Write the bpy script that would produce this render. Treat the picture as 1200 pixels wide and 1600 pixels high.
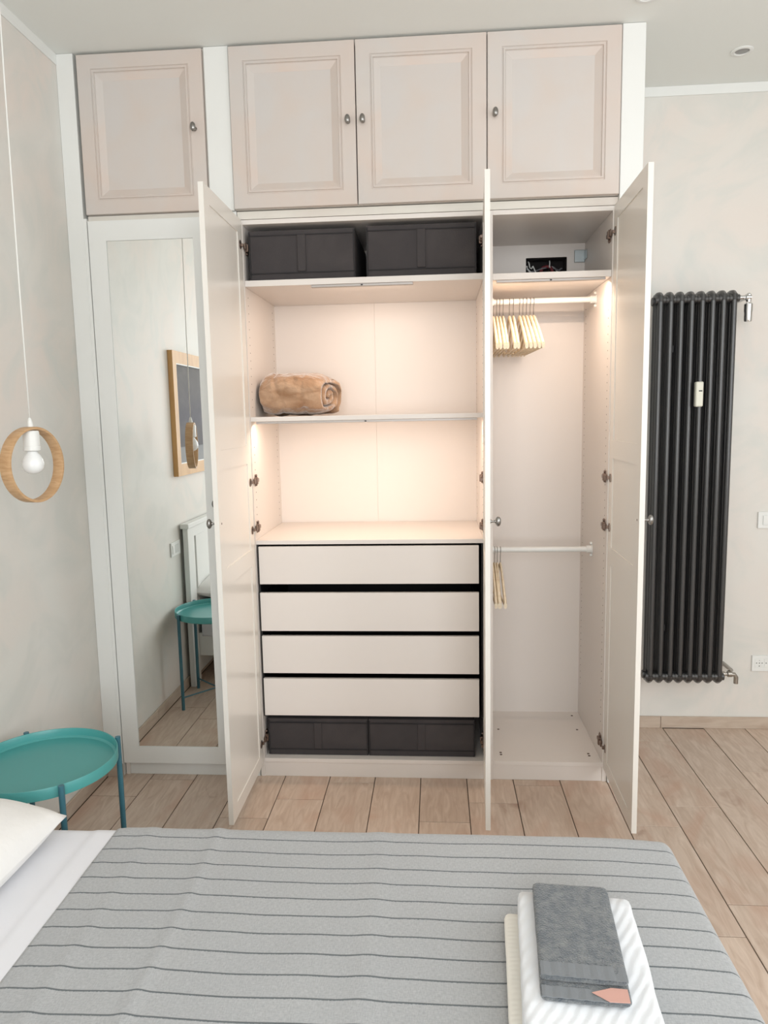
import bpy, bmesh, math, random
from mathutils import Vector, Matrix, noise
PI = math.pi
random.seed(7)
SC = bpy.context.scene
C = SC.collection
for o in list(bpy.data.objects): bpy.data.objects.remove(o)

# ------------------------------------------------------------------ camera
CAM = (0.7903, -3.0435, 1.5696); YAW, PITCH, ROLL, FPX = 0.0728, 0.1284, -0.0193, 1150.67
cd = bpy.data.cameras.new('camera'); cam = bpy.data.objects.new('camera', cd); C.objects.link(cam)
f = Vector((-math.sin(YAW)*math.cos(PITCH), math.cos(YAW)*math.cos(PITCH), -math.sin(PITCH)))
r = Vector((math.cos(YAW), math.sin(YAW), 0)); u = r.cross(f)
rr = math.cos(ROLL)*r + math.sin(ROLL)*u; uu = -math.sin(ROLL)*r + math.cos(ROLL)*u
cam.matrix_world = Matrix(((rr.x, uu.x, -f.x, CAM[0]), (rr.y, uu.y, -f.y, CAM[1]), (rr.z, uu.z, -f.z, CAM[2]), (0, 0, 0, 1)))
cd.sensor_fit = 'HORIZONTAL'; cd.sensor_width = 36; cd.lens = 36*FPX/1200
cd.clip_start = 0.05; cd.clip_end = 60
SC.camera = cam

# ------------------------------------------------------------------ world, light, exposure
W = bpy.data.worlds.new('world'); SC.world = W; W.use_nodes = True
W.node_tree.nodes['Background'].inputs[0].default_value = (0.75, 0.88, 1, 1)
W.node_tree.nodes['Background'].inputs[1].default_value = 1.0
SC.view_settings.view_transform = 'Standard'; SC.view_settings.look = 'None'
SC.view_settings.gamma = 1; SC.view_settings.use_curve_mapping = False
SC.view_settings.exposure = 0.42

def area(name, loc, target, sx, sy, power, col):
    l = bpy.data.lights.new(name, 'AREA'); l.shape = 'RECTANGLE'; l.size = sx; l.size_y = sy
    l.energy = power; l.color = col
    o = bpy.data.objects.new(name, l); C.objects.link(o); o.location = loc
    d = Vector(target) - Vector(loc); o.rotation_euler = d.to_track_quat('-Z', 'Y').to_euler()
    return o
# daylight through the two windows behind and to the right of the camera
area('daylight_back', (1.3, -4.96, 1.90), (1.3, 0, 1.70), 2.6, 2.0, 66, (0.98, 0.985, 0.98))
area('daylight_right', (3.56, -2.2, 1.9), (0, -2.2, 1.7), 2.0, 1.9, 27, (0.985, 0.99, 0.985))

# ------------------------------------------------------------------ helpers
def lin(c):
    c = c/255.0
    return c/12.92 if c <= 0.04045 else ((c+0.055)/1.055)**2.4
def rgb(r, g, b): return (lin(r), lin(g), lin(b), 1)
WL = {}
def setp(o, label=None, cat=None, group=None, kind=None):
    if label: o['label'] = label
    if cat: o['category'] = cat
    if group: o['group'] = group
    if kind: o['kind'] = kind
    return o
def thing(name, label, cat, loc=(0, 0, 0), group=None, kind=None):
    o = bpy.data.objects.new(name, None); C.objects.link(o); o.location = loc
    o.empty_display_size = 0.1
    WL[o.name] = Vector(loc)
    return setp(o, label, cat, group, kind)
def obj(name, bm, m, parent=None, smooth=False, local=False, loc=None, rot=None, label=None, kind=None, flip=True):
    """one mesh object; vertices given in world space unless local, placed relative to its parent"""
    me = bpy.data.meshes.new(name)
    if flip: bmesh.ops.recalc_face_normals(bm, faces=bm.faces[:])
    base = WL.get(parent.name, Vector((0, 0, 0))) if parent else Vector((0, 0, 0))
    o = bpy.data.objects.new(name, me); C.objects.link(o)
    if local:
        o.location = loc or (0, 0, 0); 
        WL[o.name] = base + Vector(o.location)
    else:
        xs = [v.co for v in bm.verts]
        lo = Vector([min(c[i] for c in xs) for i in range(3)]); hi = Vector([max(c[i] for c in xs) for i in range(3)])
        org = Vector(((lo.x+hi.x)/2, (lo.y+hi.y)/2, lo.z))
        bmesh.ops.translate(bm, verts=bm.verts[:], vec=-org)
        o.location = org - base; WL[o.name] = org
    if rot: o.rotation_euler = rot
    bm.to_mesh(me); bm.free()
    if smooth:
        for p in me.polygons: p.use_smooth = True
        if smooth == 'auto':
            me.set_sharp_from_angle(angle=math.radians(35))
    if isinstance(m, (list, tuple)):
        for q in m: me.materials.append(q)
    else: me.materials.append(m)
    if parent: o.parent = parent
    setp(o, label, None, None, kind)
    return o
def copy_tree(o, parent=None):
    c = o.copy(); C.objects.link(c)
    if parent: c.parent = parent
    for ch in list(o.children): copy_tree(ch, c)
    return c
def B(): return bmesh.new()
def box(bm, x0, x1, y0, y1, z0, z1, bev=0, mi=0):
    vs = [bm.verts.new(p) for p in ((x0,y0,z0),(x1,y0,z0),(x1,y1,z0),(x0,y1,z0),(x0,y0,z1),(x1,y0,z1),(x1,y1,z1),(x0,y1,z1))]
    fs = [bm.faces.new([vs[i] for i in q]) for q in ((3,2,1,0),(4,5,6,7),(0,1,5,4),(1,2,6,5),(2,3,7,6),(3,0,4,7))]
    for q in fs: q.material_index = mi
    if bev:
        es = {e for q in fs for e in q.edges}
        bmesh.ops.bevel(bm, geom=list(es), offset=bev, segments=2 if bev > .004 else 1, profile=.7, affect='EDGES')
    return bm
def bx(*a, **k): return box(B(), *a, **k)
def tube(bm, pts, rad, n=10, cap=True, closed=False):
    pts = [Vector(p) for p in pts]; N = len(pts)
    rads = rad if isinstance(rad, (list, tuple)) else [rad]*N
    rings = []; prev = None
    for i, p in enumerate(pts):
        if closed: t = pts[(i+1) % N] - pts[i-1]
        else: t = pts[min(i+1, N-1)] - pts[max(i-1, 0)]
        t.normalize()
        if prev is None:
            a = Vector((0, 0, 1)) if abs(t.z) < .9 else Vector((1, 0, 0))
            prev = a
        s = (prev - t*prev.dot(t)).normalized(); prev = s
        q = t.cross(s)
        rings.append([bm.verts.new(p + rads[i]*(math.cos(2*PI*k/n)*s + math.sin(2*PI*k/n)*q)) for k in range(n)])
    for i in range(N if closed else N-1):
        a, b = rings[i], rings[(i+1) % N]
        for k in range(n): bm.faces.new((a[k], a[(k+1) % n], b[(k+1) % n], b[k]))
    if cap and not closed:
        bm.faces.new(rings[0][::-1]); bm.faces.new(rings[-1])
    return bm
def lathe(bm, prof, centre=(0, 0, 0), axis='Z', n=24, sy=1.0):
    """prof: (radius, height) along the axis"""
    c = Vector(centre); rings = []
    def pt(rad, h, a):
        x, y = rad*math.cos(a), rad*math.sin(a)*sy
        return c + {'Z': Vector((x, y, h)), 'Y': Vector((x, h, y)), 'X': Vector((h, x, y))}[axis]
    for rad, h in prof:
        if rad < 1e-6: rings.append([bm.verts.new(pt(0, h, 0))])
        else: rings.append([bm.verts.new(pt(rad, h, 2*PI*k/n)) for k in range(n)])
    for a, b in zip(rings, rings[1:]):
        for k in range(n):
            k2 = (k+1) % n
            vs = [a[k % len(a)], a[k2 % len(a)], b[k2 % len(b)], b[k % len(b)]]
            q = []
            for v in vs:
                if v not in q: q.append(v)
            if len(q) > 2: bm.faces.new(q)
    if len(rings[0]) > 1: bm.faces.new(rings[0])
    if len(rings[-1]) > 1: bm.faces.new(rings[-1][::-1])
    return bm
def relief(xs, zs, front, back, y0=0.0, bm=None, M=None):
    """slab in the xz plane made of cells; front(i,j)/back(i,j) give each cell's depths, None = a hole"""
    bm = bm or B(); nx, nz = len(xs)-1, len(zs)-1
    def q(*p):
        bm.faces.new([bm.verts.new(Vector(a)) for a in p])
    def val(i, j):
        if 0 <= i < nx and 0 <= j < nz: return front(i, j), back(i, j)
        return None, None
    for i in range(nx):
        for j in range(nz):
            a, b = val(i, j)
            if a is None: continue
            x0, x1, z0, z1 = xs[i], xs[i+1], zs[j], zs[j+1]
            q((x0,y0+a,z0),(x1,y0+a,z0),(x1,y0+a,z1),(x0,y0+a,z1))
            q((x0,y0+b,z1),(x1,y0+b,z1),(x1,y0+b,z0),(x0,y0+b,z0))
            for (di, dj, ex) in ((1,0,(x1,z0,x1,z1)),(-1,0,(x0,z1,x0,z0)),(0,1,(x1,z1,x0,z1)),(0,-1,(x0,z0,x1,z0))):
                c, d = val(i+di, j+dj)
                xa, za, xb, zb = ex
                if c is None: q((xa,y0+a,za),(xa,y0+b,za),(xb,y0+b,zb),(xb,y0+a,zb))
                else:
                    if a < c: q((xa,y0+a,za),(xa,y0+c,za),(xb,y0+c,zb),(xb,y0+a,zb))
                    if b > d: q((xa,y0+d,za),(xa,y0+b,za),(xb,y0+b,zb),(xb,y0+d,zb))
    bmesh.ops.remove_doubles(bm, verts=bm.verts[:], dist=1e-5)
    return bm
def loops_panel(x0, x1, z0, z1, y, t, prof):
    """door leaf with a framed panel: prof = (inset, depth) loops from the outside in"""
    bm = B(); rings = []
    for ins, d in [(0, t), (0, .0015), (.0015, 0)] + prof:
        rings.append([bm.verts.new((a, y+d, c)) for a, c in ((x0+ins, z0+ins), (x1-ins, z0+ins), (x1-ins, z1-ins), (x0+ins, z1-ins))])
    for a, b in zip(rings, rings[1:]):
        for k in range(4): bm.faces.new((a[k], a[(k+1) % 4], b[(k+1) % 4], b[k]))
    bm.faces.new(rings[0][::-1]); bm.faces.new(rings[-1]).material_index = 1
    return bm

# ------------------------------------------------------------------ materials
def mat(name, col, rough=.5, metal=0, bump=None, var=None, spec=None, sheen=0, coat=0, emis=None, coords='Object', trans=0):
    m = bpy.data.materials.new(name); m.use_nodes = True; nt = m.node_tree; N = nt.nodes; L = nt.links
    p = N['Principled BSDF']; p.inputs['Base Color'].default_value = col
    p.inputs['Roughness'].default_value = rough; p.inputs['Metallic'].default_value = metal
    if spec is not None: p.inputs['Specular IOR Level'].default_value = spec
    if sheen: p.inputs['Sheen Weight'].default_value = sheen; p.inputs['Sheen Roughness'].default_value = .4
    if coat: p.inputs['Coat Weight'].default_value = coat; p.inputs['Coat Roughness'].default_value = .15
    if trans: p.inputs['Transmission Weight'].default_value = trans
    if emis: p.inputs['Emission Color'].default_value = emis[0]; p.inputs['Emission Strength'].default_value = emis[1]
    tc = N.new('ShaderNodeTexCoord'); src = tc.outputs[coords]
    if var:      # (colour2, scale, stretch, contrast lo, hi)
        c2, sc, st, lo, hi = var
        mp = N.new('ShaderNodeMapping'); mp.inputs['Scale'].default_value = st; L.new(src, mp.inputs[0])
        n = N.new('ShaderNodeTexNoise'); n.inputs['Scale'].default_value = sc; n.inputs['Detail'].default_value = 6
        n.inputs['Distortion'].default_value = .6; L.new(mp.outputs[0], n.inputs['Vector'])
        cr = N.new('ShaderNodeValToRGB'); cr.color_ramp.elements[0].position = lo; cr.color_ramp.elements[1].position = hi
        cr.color_ramp.elements[0].color = col; cr.color_ramp.elements[1].color = c2
        L.new(n.outputs[0], cr.inputs[0]); L.new(cr.outputs[0], p.inputs['Base Color'])
    if bump:     # (scale, strength, distance)
        n2 = N.new('ShaderNodeTexNoise'); n2.inputs['Scale'].default_value = bump[0]; n2.inputs['Detail'].default_value = 5
        L.new(src, n2.inputs['Vector'])
        b = N.new('ShaderNodeBump'); b.inputs['Strength'].default_value = bump[1]; b.inputs['Distance'].default_value = bump[2]
        L.new(n2.outputs[0], b.inputs['Height']); L.new(b.outputs[0], p.inputs['Normal'])
    return m

def plaster(name, c1, c2, c3):
    m = mat(name, c1, .55, bump=(14, .12, .01)); nt = m.node_tree; N = nt.nodes; L = nt.links; p = N['Principled BSDF']
    g = N.new('ShaderNodeNewGeometry')
    def nz(sc, lo, hi, dist, dd=5):
        n = N.new('ShaderNodeTexNoise'); n.inputs['Scale'].default_value = sc; n.inputs['Detail'].default_value = dd
        n.inputs['Distortion'].default_value = dist; L.new(g.outputs['Position'], n.inputs['Vector'])
        r = N.new('ShaderNodeMapRange'); r.inputs[1].default_value = lo; r.inputs[2].default_value = hi; L.new(n.outputs[0], r.inputs[0]); return r.outputs[0]
    a = N.new('ShaderNodeMix'); a.data_type = 'RGBA'; a.inputs[6].default_value = c1; a.inputs[7].default_value = c2
    L.new(nz(1.1, .38, .62, 1.4), a.inputs[0])
    b = N.new('ShaderNodeMix'); b.data_type = 'RGBA'; b.inputs[7].default_value = c3
    L.new(a.outputs[2], b.inputs[6]); L.new(nz(2.6, .45, .68, 2.2), b.inputs[0])
    L.new(b.outputs[2], p.inputs['Base Color'])
    return m

def wood_tile():
    m = mat('wood_tile', rgb(196, 172, 150), .42); nt = m.node_tree; N = nt.nodes; L = nt.links; p = N['Principled BSDF']
    tc = N.new('ShaderNodeTexCoord'); oi = N.new('ShaderNodeObjectInfo')
    ml = N.new('ShaderNodeMath'); ml.operation = 'MULTIPLY'; ml.inputs[1].default_value = 37; L.new(oi.outputs['Random'], ml.inputs[0])
    ad = N.new('ShaderNodeVectorMath'); ad.operation = 'ADD'; L.new(tc.outputs['Object'], ad.inputs[0]); L.new(ml.outputs[0], ad.inputs[1])
    def nz(scale, st, det, dist):
        mp = N.new('ShaderNodeMapping'); mp.inputs['Scale'].default_value = st; L.new(ad.outputs[0], mp.inputs[0])
        n = N.new('ShaderNodeTexNoise'); n.inputs['Scale'].default_value = scale; n.inputs['Detail'].default_value = det
        n.inputs['Distortion'].default_value = dist; L.new(mp.outputs[0], n.inputs['Vector']); return n.outputs[0]
    grain = nz(6, (6, .9, 1), 6, 1.6); blot = nz(2.6, (1.6, .9, 1), 4, 1.5); knot = nz(5.5, (1.3, .8, 1), 3, 1.0)
    cr = N.new('ShaderNodeValToRGB'); e = cr.color_ramp.elements
    e[0].position = .3; e[0].color = rgb(190, 167, 149); e[1].position = .74; e[1].color = rgb(215, 196, 180)
    L.new(grain, cr.inputs[0])
    mx = N.new('ShaderNodeMix'); mx.data_type = 'RGBA'; mx.inputs[7].default_value = rgb(192, 158, 138)
    mr = N.new('ShaderNodeMapRange'); mr.inputs[1].default_value = .5; mr.inputs[2].default_value = .72; mr.inputs[4].default_value = .7; L.new(blot, mr.inputs[0])
    L.new(mr.outputs[0], mx.inputs[0]); L.new(cr.outputs[0], mx.inputs[6])
    mk = N.new('ShaderNodeMix'); mk.data_type = 'RGBA'; mk.inputs[7].default_value = rgb(150, 110, 90)
    mr2 = N.new('ShaderNodeMapRange'); mr2.inputs[1].default_value = .66; mr2.inputs[2].default_value = .8; mr2.inputs[4].default_value = .7; L.new(knot, mr2.inputs[0])
    L.new(mr2.outputs[0], mk.inputs[0]); L.new(mx.outputs[2], mk.inputs[6])
    hs = N.new('ShaderNodeHueSaturation'); L.new(mk.outputs[2], hs.inputs['Color'])
    mv = N.new('ShaderNodeMapRange'); mv.inputs[3].default_value = .93; mv.inputs[4].default_value = 1.05; L.new(oi.outputs['Random'], mv.inputs[0]); L.new(mv.outputs[0], hs.inputs['Value'])
    L.new(hs.outputs[0], p.inputs['Base Color'])
    b = N.new('ShaderNodeBump'); b.inputs['Strength'].default_value = .15; b.inputs['Distance'].default_value = .003
    L.new(grain, b.inputs['Height']); L.new(b.outputs[0], p.inputs['Normal'])
    return m

def bedspread_mat():
    m = mat('grey_woven_cotton', rgb(172, 174, 176), .95, sheen=.25); nt = m.node_tree; N = nt.nodes; L = nt.links; p = N['Principled BSDF']
    uv = N.new('ShaderNodeUVMap'); uv.uv_map = 'cloth'
    sx = N.new('ShaderNodeSeparateXYZ'); L.new(uv.outputs[0], sx.inputs[0])
    def math_(op, a, b=None, c=None):
        n = N.new('ShaderNodeMath'); n.operation = op
        for i, v in enumerate((a, b, c)):
            if v is None: continue
            if isinstance(v, (int, float)): n.inputs[i].default_value = v
            else: L.new(v, n.inputs[i])
        return n.outputs[0]
    def nz(sc, st, det=4, dist=0):
        mp = N.new('ShaderNodeMapping'); mp.inputs['Scale'].default_value = st; L.new(uv.outputs[0], mp.inputs[0])
        n = N.new('ShaderNodeTexNoise'); n.inputs['Scale'].default_value = sc; n.inputs['Detail'].default_value = det
        n.inputs['Distortion'].default_value = dist; L.new(mp.outputs[0], n.inputs['Vector']); return n.outputs[0]
    wob = nz(3.2, (1, .35, 1), 2); jit = nz(260, (1, .2, 1), 2)
    t = math_('ADD', sx.outputs[1], math_('MULTIPLY', math_('SUBTRACT', wob, .5), .016))
    t = math_('ADD', t, math_('MULTIPLY', math_('SUBTRACT', jit, .5), .0022))
    fr = math_('FRACT', math_('DIVIDE', t, .0585))
    d = math_('ABSOLUTE', math_('SUBTRACT', fr, .5))
    thick = math_('MULTIPLY_ADD', jit, .03, .005)
    line = N.new('ShaderNodeMapRange'); line.inputs[1].default_value = .050; line.inputs[2].default_value = .022
    L.new(math_('SUBTRACT', d, math_('MULTIPLY', math_('SUBTRACT', jit, .5), .03)), line.inputs[0])
    w1 = nz(420, (1, .25, 1), 2); w2 = nz(420, (.25, 1, 1), 2); big = nz(5, (1, 1, 1), 4)
    wv = math_('MULTIPLY', math_('ADD', w1, w2), .5)
    cr = N.new('ShaderNodeValToRGB'); e = cr.color_ramp.elements; e[0].position = .36; e[1].position = .66
    e[0].color = rgb(163, 165, 167); e[1].color = rgb(184, 186, 187); L.new(wv, cr.inputs[0])
    mb = N.new('ShaderNodeMix'); mb.data_type = 'RGBA'; mb.blend_type = 'MULTIPLY'; mb.inputs[7].default_value = (.93, .935, .95, 1)
    L.new(big, mb.inputs[0]); L.new(cr.outputs[0], mb.inputs[6])
    mx = N.new('ShaderNodeMix'); mx.data_type = 'RGBA'; mx.inputs[7].default_value = rgb(80, 88, 92)
    L.new(mb.outputs[2], mx.inputs[6]); L.new(math_('MULTIPLY', line.outputs[0], .88), mx.inputs[0])
    L.new(mx.outputs[2], p.inputs['Base Color'])
    b = N.new('ShaderNodeBump'); b.inputs['Strength'].default_value = .35; b.inputs['Distance'].default_value = .002
    L.new(math_('ADD', wv, math_('MULTIPLY', line.outputs[0], .6)), b.inputs['Height']); L.new(b.outputs[0], p.inputs['Normal'])
    return m

def ribbed(name, col, scale, strength, vec, rough=.95):
    m = mat(name, col, rough, sheen=.3); nt = m.node_tree; N = nt.nodes; L = nt.links; p = N['Principled BSDF']
    tc = N.new('ShaderNodeTexCoord'); mp = N.new('ShaderNodeMapping'); mp.inputs['Rotation'].default_value = vec; L.new(tc.outputs['Object'], mp.inputs[0])
    w = N.new('ShaderNodeTexWave'); w.inputs['Scale'].default_value = scale; w.inputs['Distortion'].default_value = 2.5; w.inputs['Detail'].default_value = 2
    L.new(mp.outputs[0], w.inputs['Vector'])
    n = N.new('ShaderNodeTexNoise'); n.inputs['Scale'].default_value = 350; L.new(tc.outputs['Object'], n.inputs['Vector'])
    a = N.new('ShaderNodeMath'); a.operation = 'MULTIPLY_ADD'; a.inputs[1].default_value = .25; L.new(n.outputs[0], a.inputs[0]); L.new(w.outputs[1], a.inputs[2])
    b = N.new('ShaderNodeBump'); b.inputs['Strength'].default_value = strength; b.inputs['Distance'].default_value = .004
    L.new(a.outputs[0], b.inputs['Height']); L.new(b.outputs[0], p.inputs['Normal'])
    return m

M_wall = plaster('stucco_wall', rgb(222, 220, 214), rgb(226, 217, 209), rgb(215, 214, 208))
M_ceil = mat('ceiling_paint', rgb(234, 236, 232), .8, bump=(30, .05, .005))
M_white = mat('white_paint', rgb(232, 233, 230), .45)
M_cream = mat('cream_paint', rgb(226, 222, 213), .5, var=(rgb(216, 207, 198), 2.2, (1, 1, 1), .45, .75))
M_foil = mat('white_foil', rgb(230, 226, 219), .26, bump=(40, .02, .001))
M_frame = mat('white_melamine', rgb(231, 224, 218), .38)
M_washed = mat('washed_wood', rgb(210, 195, 185), .5, var=(rgb(205, 199, 194), 4, (1, 1, .8), .35, .68), bump=(60, .1, .002))
M_washedp = mat('washed_wood_panel', rgb(207, 196, 188), .5, var=(rgb(204, 200, 197), 5, (1, 1, .8), .3, .75), bump=(60, .1, .002))
M_mirror = mat('mirror_glass', (.9, .92, .905, 1), .0, 1)
M_tile = wood_tile()
M_grout = mat('dark_grout', rgb(84, 72, 62), .9)
M_skirt = mat('wood_tile_skirting', rgb(196, 180, 164), .5, var=(rgb(180, 160, 143), 8, (1, 1, 5), .4, .7))
M_metal = mat('brushed_steel', rgb(150, 148, 145), .28, 1)
M_hinge = mat('hinge_metal', rgb(140, 122, 112), .35, .9)
M_chrome = mat('chrome', rgb(205, 205, 205), .1, 1)
M_black = mat('black_plastic', rgb(16, 15, 17), .5)
M_drawbox = mat('dark_grey_melamine', rgb(24, 22, 23), .5)
M_box = mat('charcoal_fabric', rgb(64, 60, 61), .9, bump=(300, .3, .002), var=(rgb(73, 68, 68), 6, (1, 1, 1), .4, .7))
M_box2 = mat('dark_fabric_tape', rgb(44, 42, 44), .85)
M_rad = mat('anthracite_enamel', rgb(40, 40, 41), .42, .0, spec=.7, coat=.5)
M_teal = mat('teal_enamel', rgb(76, 154, 152), .32)
M_teald = mat('teal_tube', rgb(58, 108, 122), .4)
M_ringo = mat('bent_beech', rgb(206, 170, 130), .5, var=(rgb(186, 146, 104), 22, (1, 1, 6), .35, .7))
M_frwood = mat('pine_frame', rgb(214, 170, 112), .5, var=(rgb(196, 148, 92), 14, (1, 1, .2), .4, .7))
M_plast = mat('white_plastic', rgb(232, 233, 230), .35)
M_bulb = mat('frosted_bulb', rgb(240, 242, 242), .25)
M_cord = mat('white_cord', rgb(232, 232, 228), .7)
M_hang = mat('pale_wood', rgb(236, 222, 198), .5, var=(rgb(226, 208, 180), 20, (1, 1, 5), .4, .7))
M_sheet = mat('white_cotton', rgb(228, 229, 234), .9, bump=(9, .12, .02), sheen=.1)
M_pillow = mat('ivory_cotton', rgb(237, 236, 234), .9, bump=(14, .2, .02), sheen=.1)
M_towelw = ribbed('white_terry', rgb(229, 232, 236), 16, .30, (0, 0, .5))
M_towelc = ribbed('cream_terry', rgb(234, 231, 222), 26, .12, (0, 0, 1.5))
M_towelg = mat('grey_terry', rgb(92, 99, 106), 1, bump=(300, 1, .006), var=(rgb(124, 128, 130), 55, (1, 1, 1), .38, .66), sheen=.5)
M_towelband = mat('grey_flat_weave', rgb(126, 130, 134), .9, bump=(200, .4, .002))
M_peach = mat('peach_label', rgb(205, 160, 148), .7)
M_fleece = mat('tan_fleece', rgb(186, 154, 126), .9, bump=(30, .8, .016), var=(rgb(152, 116, 86), 9, (1, 1, 2.5), .42, .68), sheen=.9)
M_beds = bedspread_mat()
M_dark = mat('dark_matte', rgb(34, 30, 30), .9)  # near-black matte colour of the junction box and one cable
M_led = mat('light_strip_housing', rgb(176, 170, 166), .4, .3)
M_zinc = mat('zinc_plate', rgb(170, 178, 180), .35, .8)
M_hole = mat('drill_hole', rgb(95, 82, 74), .8)
M_brown = mat('brown_plug', rgb(86, 66, 54), .6)
M_glass = mat('window_glass', (1, 1, 1, 1), .0, trans=1)

# ------------------------------------------------------------------ room shell
XL, XR, YB, YF, ZC = -0.70, 3.60, 0.568, -5.0, 3.018
def struct(name, bm, m, label, cat, parent=None, **k):
    o = obj(name, bm, m, parent, **k)
    if not parent: setp(o, label, cat, None, 'structure')
    return o
fl = struct('floor', bx(XL-.1, XR+.1, YF-.1, YB+.15, -.10, -.004), M_grout, 'pale wood-look tile floor laid in staggered planks', 'floor')
WPL, X0P, LPL = .1994, .109, .6
def plank_bm(sx, sy):
    bm = B(); c = .0009
    bot = [bm.verts.new(p) for p in ((0,0,-.004),(sx,0,-.004),(sx,sy,-.004),(0,sy,-.004))]
    mid = [bm.verts.new(p) for p in ((0,0,-c),(sx,0,-c),(sx,sy,-c),(0,sy,-c))]
    top = [bm.verts.new(p) for p in ((c,c,0),(sx-c,c,0),(sx-c,sy-c,0),(c,sy-c,0))]
    for a, b in ((bot, mid), (mid, top)):
        for k in range(4): bm.faces.new((a[k], a[(k+1)%4], b[(k+1)%4], b[k]))
    bm.faces.new(top); bm.faces.new(bot[::-1]); return bm
full = None; G = .0036
fb = WL['floor']
for k in range(-5, 18):
    xa, xb = max(X0P+k*WPL+G/2, XL+.002), min(X0P+(k+1)*WPL-G/2, XR-.002)
    if xb-xa < .02: continue
    j0 = -.195+.15*(k % 4)
    n = math.floor((YF-j0)/LPL)
    while True:
        ya, yb = j0+n*LPL+G/2, j0+(n+1)*LPL-G/2; n += 1
        if ya > YB: break
        ya, yb = max(ya, YF+.002), min(yb, YB-.002)
        if yb-ya < .02: continue
        isfull = xb-xa > WPL-G-.001 and yb-ya > LPL-G-.001
        if isfull and full:
            o = full.copy(); C.objects.link(o); o.parent = fl
        else:
            o = obj('plank', plank_bm(xb-xa, yb-ya), M_tile, fl, local=True)
            if isfull: full = o
        o.location = Vector((xa, ya, 0))-fb
struct('ceiling', bx(XL-.1, XR+.1, YF-.1, YB+.15, ZC, ZC+.1), M_ceil, 'pale grey-white painted ceiling', 'ceiling')
struct('wall_left', bx(XL-.1, XL, YF-.1, YB+.15, 0, ZC), M_wall, 'left stucco wall beside the bed', 'wall')
# rear wall, with the junction recess behind the small wardrobe
HX0, HX1, HZ0, HZ1 = 1.214, 1.402, 2.150, 2.290
xs = [XL, HX0-.01, HX1+.01, XR]; zs = [0, HZ0-.01, HZ1+.01, ZC]
struct('wall_back', relief(xs, zs, lambda i, j: .09 if (i, j) == (1, 1) else 0, lambda i, j: .15, YB), M_wall, 'stucco wall behind the wardrobes and the radiator', 'wall')
wx = [XL, 0.0, 2.6, XR]; wz = [0, .85, 2.9, ZC]
struct('wall_front', relief(wx, wz, lambda i, j: None if (i, j) == (1, 1) else -.1, lambda i, j: 0, YF), M_wall, 'wall with the large window behind the viewer', 'wall')
bm = relief([-3.2, -1.2, YB], [0, .6, 2.6, ZC], lambda i, j: None, lambda i, j: 0)
bm.free()
bm = relief([YF, -3.2, -1.2, YB], [0, .9, 2.85, ZC], lambda i, j: None if (i, j) == (1, 1) else 0, lambda i, j: .1, 0)
for v in bm.verts: v.co = Vector((XR+v.co.y, v.co.x, v.co.z))
struct('wall_right', bm, M_wall, 'wall with the side window right of the viewer', 'wall')
def window(name, a0, a1, z0, z1, plane, axis, label):
    n = 3
    xs = [a0]; w = (a1-a0)
    for i in range(n):
        xs += [a0+w*i/n+.05, a0+w*(i+1)/n-.05]
    xs.append(a1); xs = sorted(xs)
    bm = relief(xs, [z0, z0+.07, z1-.07, z1], lambda i, j: None if (j == 1 and i % 2 == 1) else 0, lambda i, j: .05, 0)
    g = bx(a0+.02, a1-.02, .022, .028, z0+.02, z1-.02)
    for b_ in (bm, g):
        for v in b_.verts: v.co = Vector((v.co.x, plane-v.co.y, v.co.z)) if axis == 'y' else Vector((plane+v.co.y, v.co.x, v.co.z))
    o = struct(name, bm, M_white, label, 'window'); return o
window('window_1', 0.0, 2.6, .85, 2.9, YF-.03, 'y', 'large white framed window behind the viewer')
window('window_2', -3.2, -1.2, .9, 2.85, XR+.03, 'x', 'white framed side window right of the viewer')
# skirting tiles
def skirting(name, runs, label):
    t = thing(name, label, 'baseboard', runs[0][0:1]+(runs[0][2], 0), kind='structure')
    for (x0, x1, y0, y1) in runs:
        y0, y1 = min(y0, y1), max(y0, y1); obj('skirting_tile', bx(x0, x1, y0, y1, .0, .06, bev=.0015), M_skirt, t)
    return t
skirting('baseboard_back', [(1.594, 1.893, .559, .567)]+[(1.895+.6*i, min(2.493+.6*i, XR-.002), .559, .567) for i in range(3)], 'low wood-look tile skirting under the radiator')
skirting('baseboard_left', [(-.699, -.690, -.62+.0-.6*i+.0, -.022-.6*i) for i in range(8)], 'low wood-look tile skirting along the left wall')
skirting('baseboard_corner', [(-.689, -.618, -.031, -.021)], 'short skirting tile under the filler panel beside the mirror closet')
# painted white bands and filler boards
struct('trim_1', bx(1.591, XR-.001, .564, .5675, ZC-.042, ZC-.0005), M_white, 'white painted band at the top of the wall above the radiator', 'trim')
struct('trim_2', bx(-.6995, -.696, YF+.01, -.021, ZC-.042, ZC-.0005), M_white, 'white painted band at the top of the left wall', 'trim')
struct('trim_3', box(box(B(), -.6995, -.6305, -.020, .56, .0, ZC-.001, bev=.001), -.6315, -.6185, -.0185, .56, 0, 2.39), M_white, 'white filler board between the left wall and the mirror closet', 'trim')
struct('trim_4', box(box(B(), -.106, -.008, -.012, .56, 2.402, ZC-.001, bev=.002), -.104, -.004, -.0, .56, .0, 2.40), M_white, 'white filler board between the mirror closet and the wide wardrobe', 'trim')
struct('trim_5', bx(1.5035, 1.590, -.012, .566, 0.0, ZC-.001, bev=.002), M_white, 'white filler board at the right end of the wardrobes', 'trim')
struct('trim_6', bx(-.002, 1.5025, .004, .03, 2.369, 2.399), M_cream, 'narrow cream rail under the cabinet doors over the open wardrobes', 'trim')
struct('trim_7', bx(-.617, -.108, -.004, .03, 2.383, 2.401), M_cream, 'narrow cream rail above the mirror closet door', 'trim')

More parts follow.
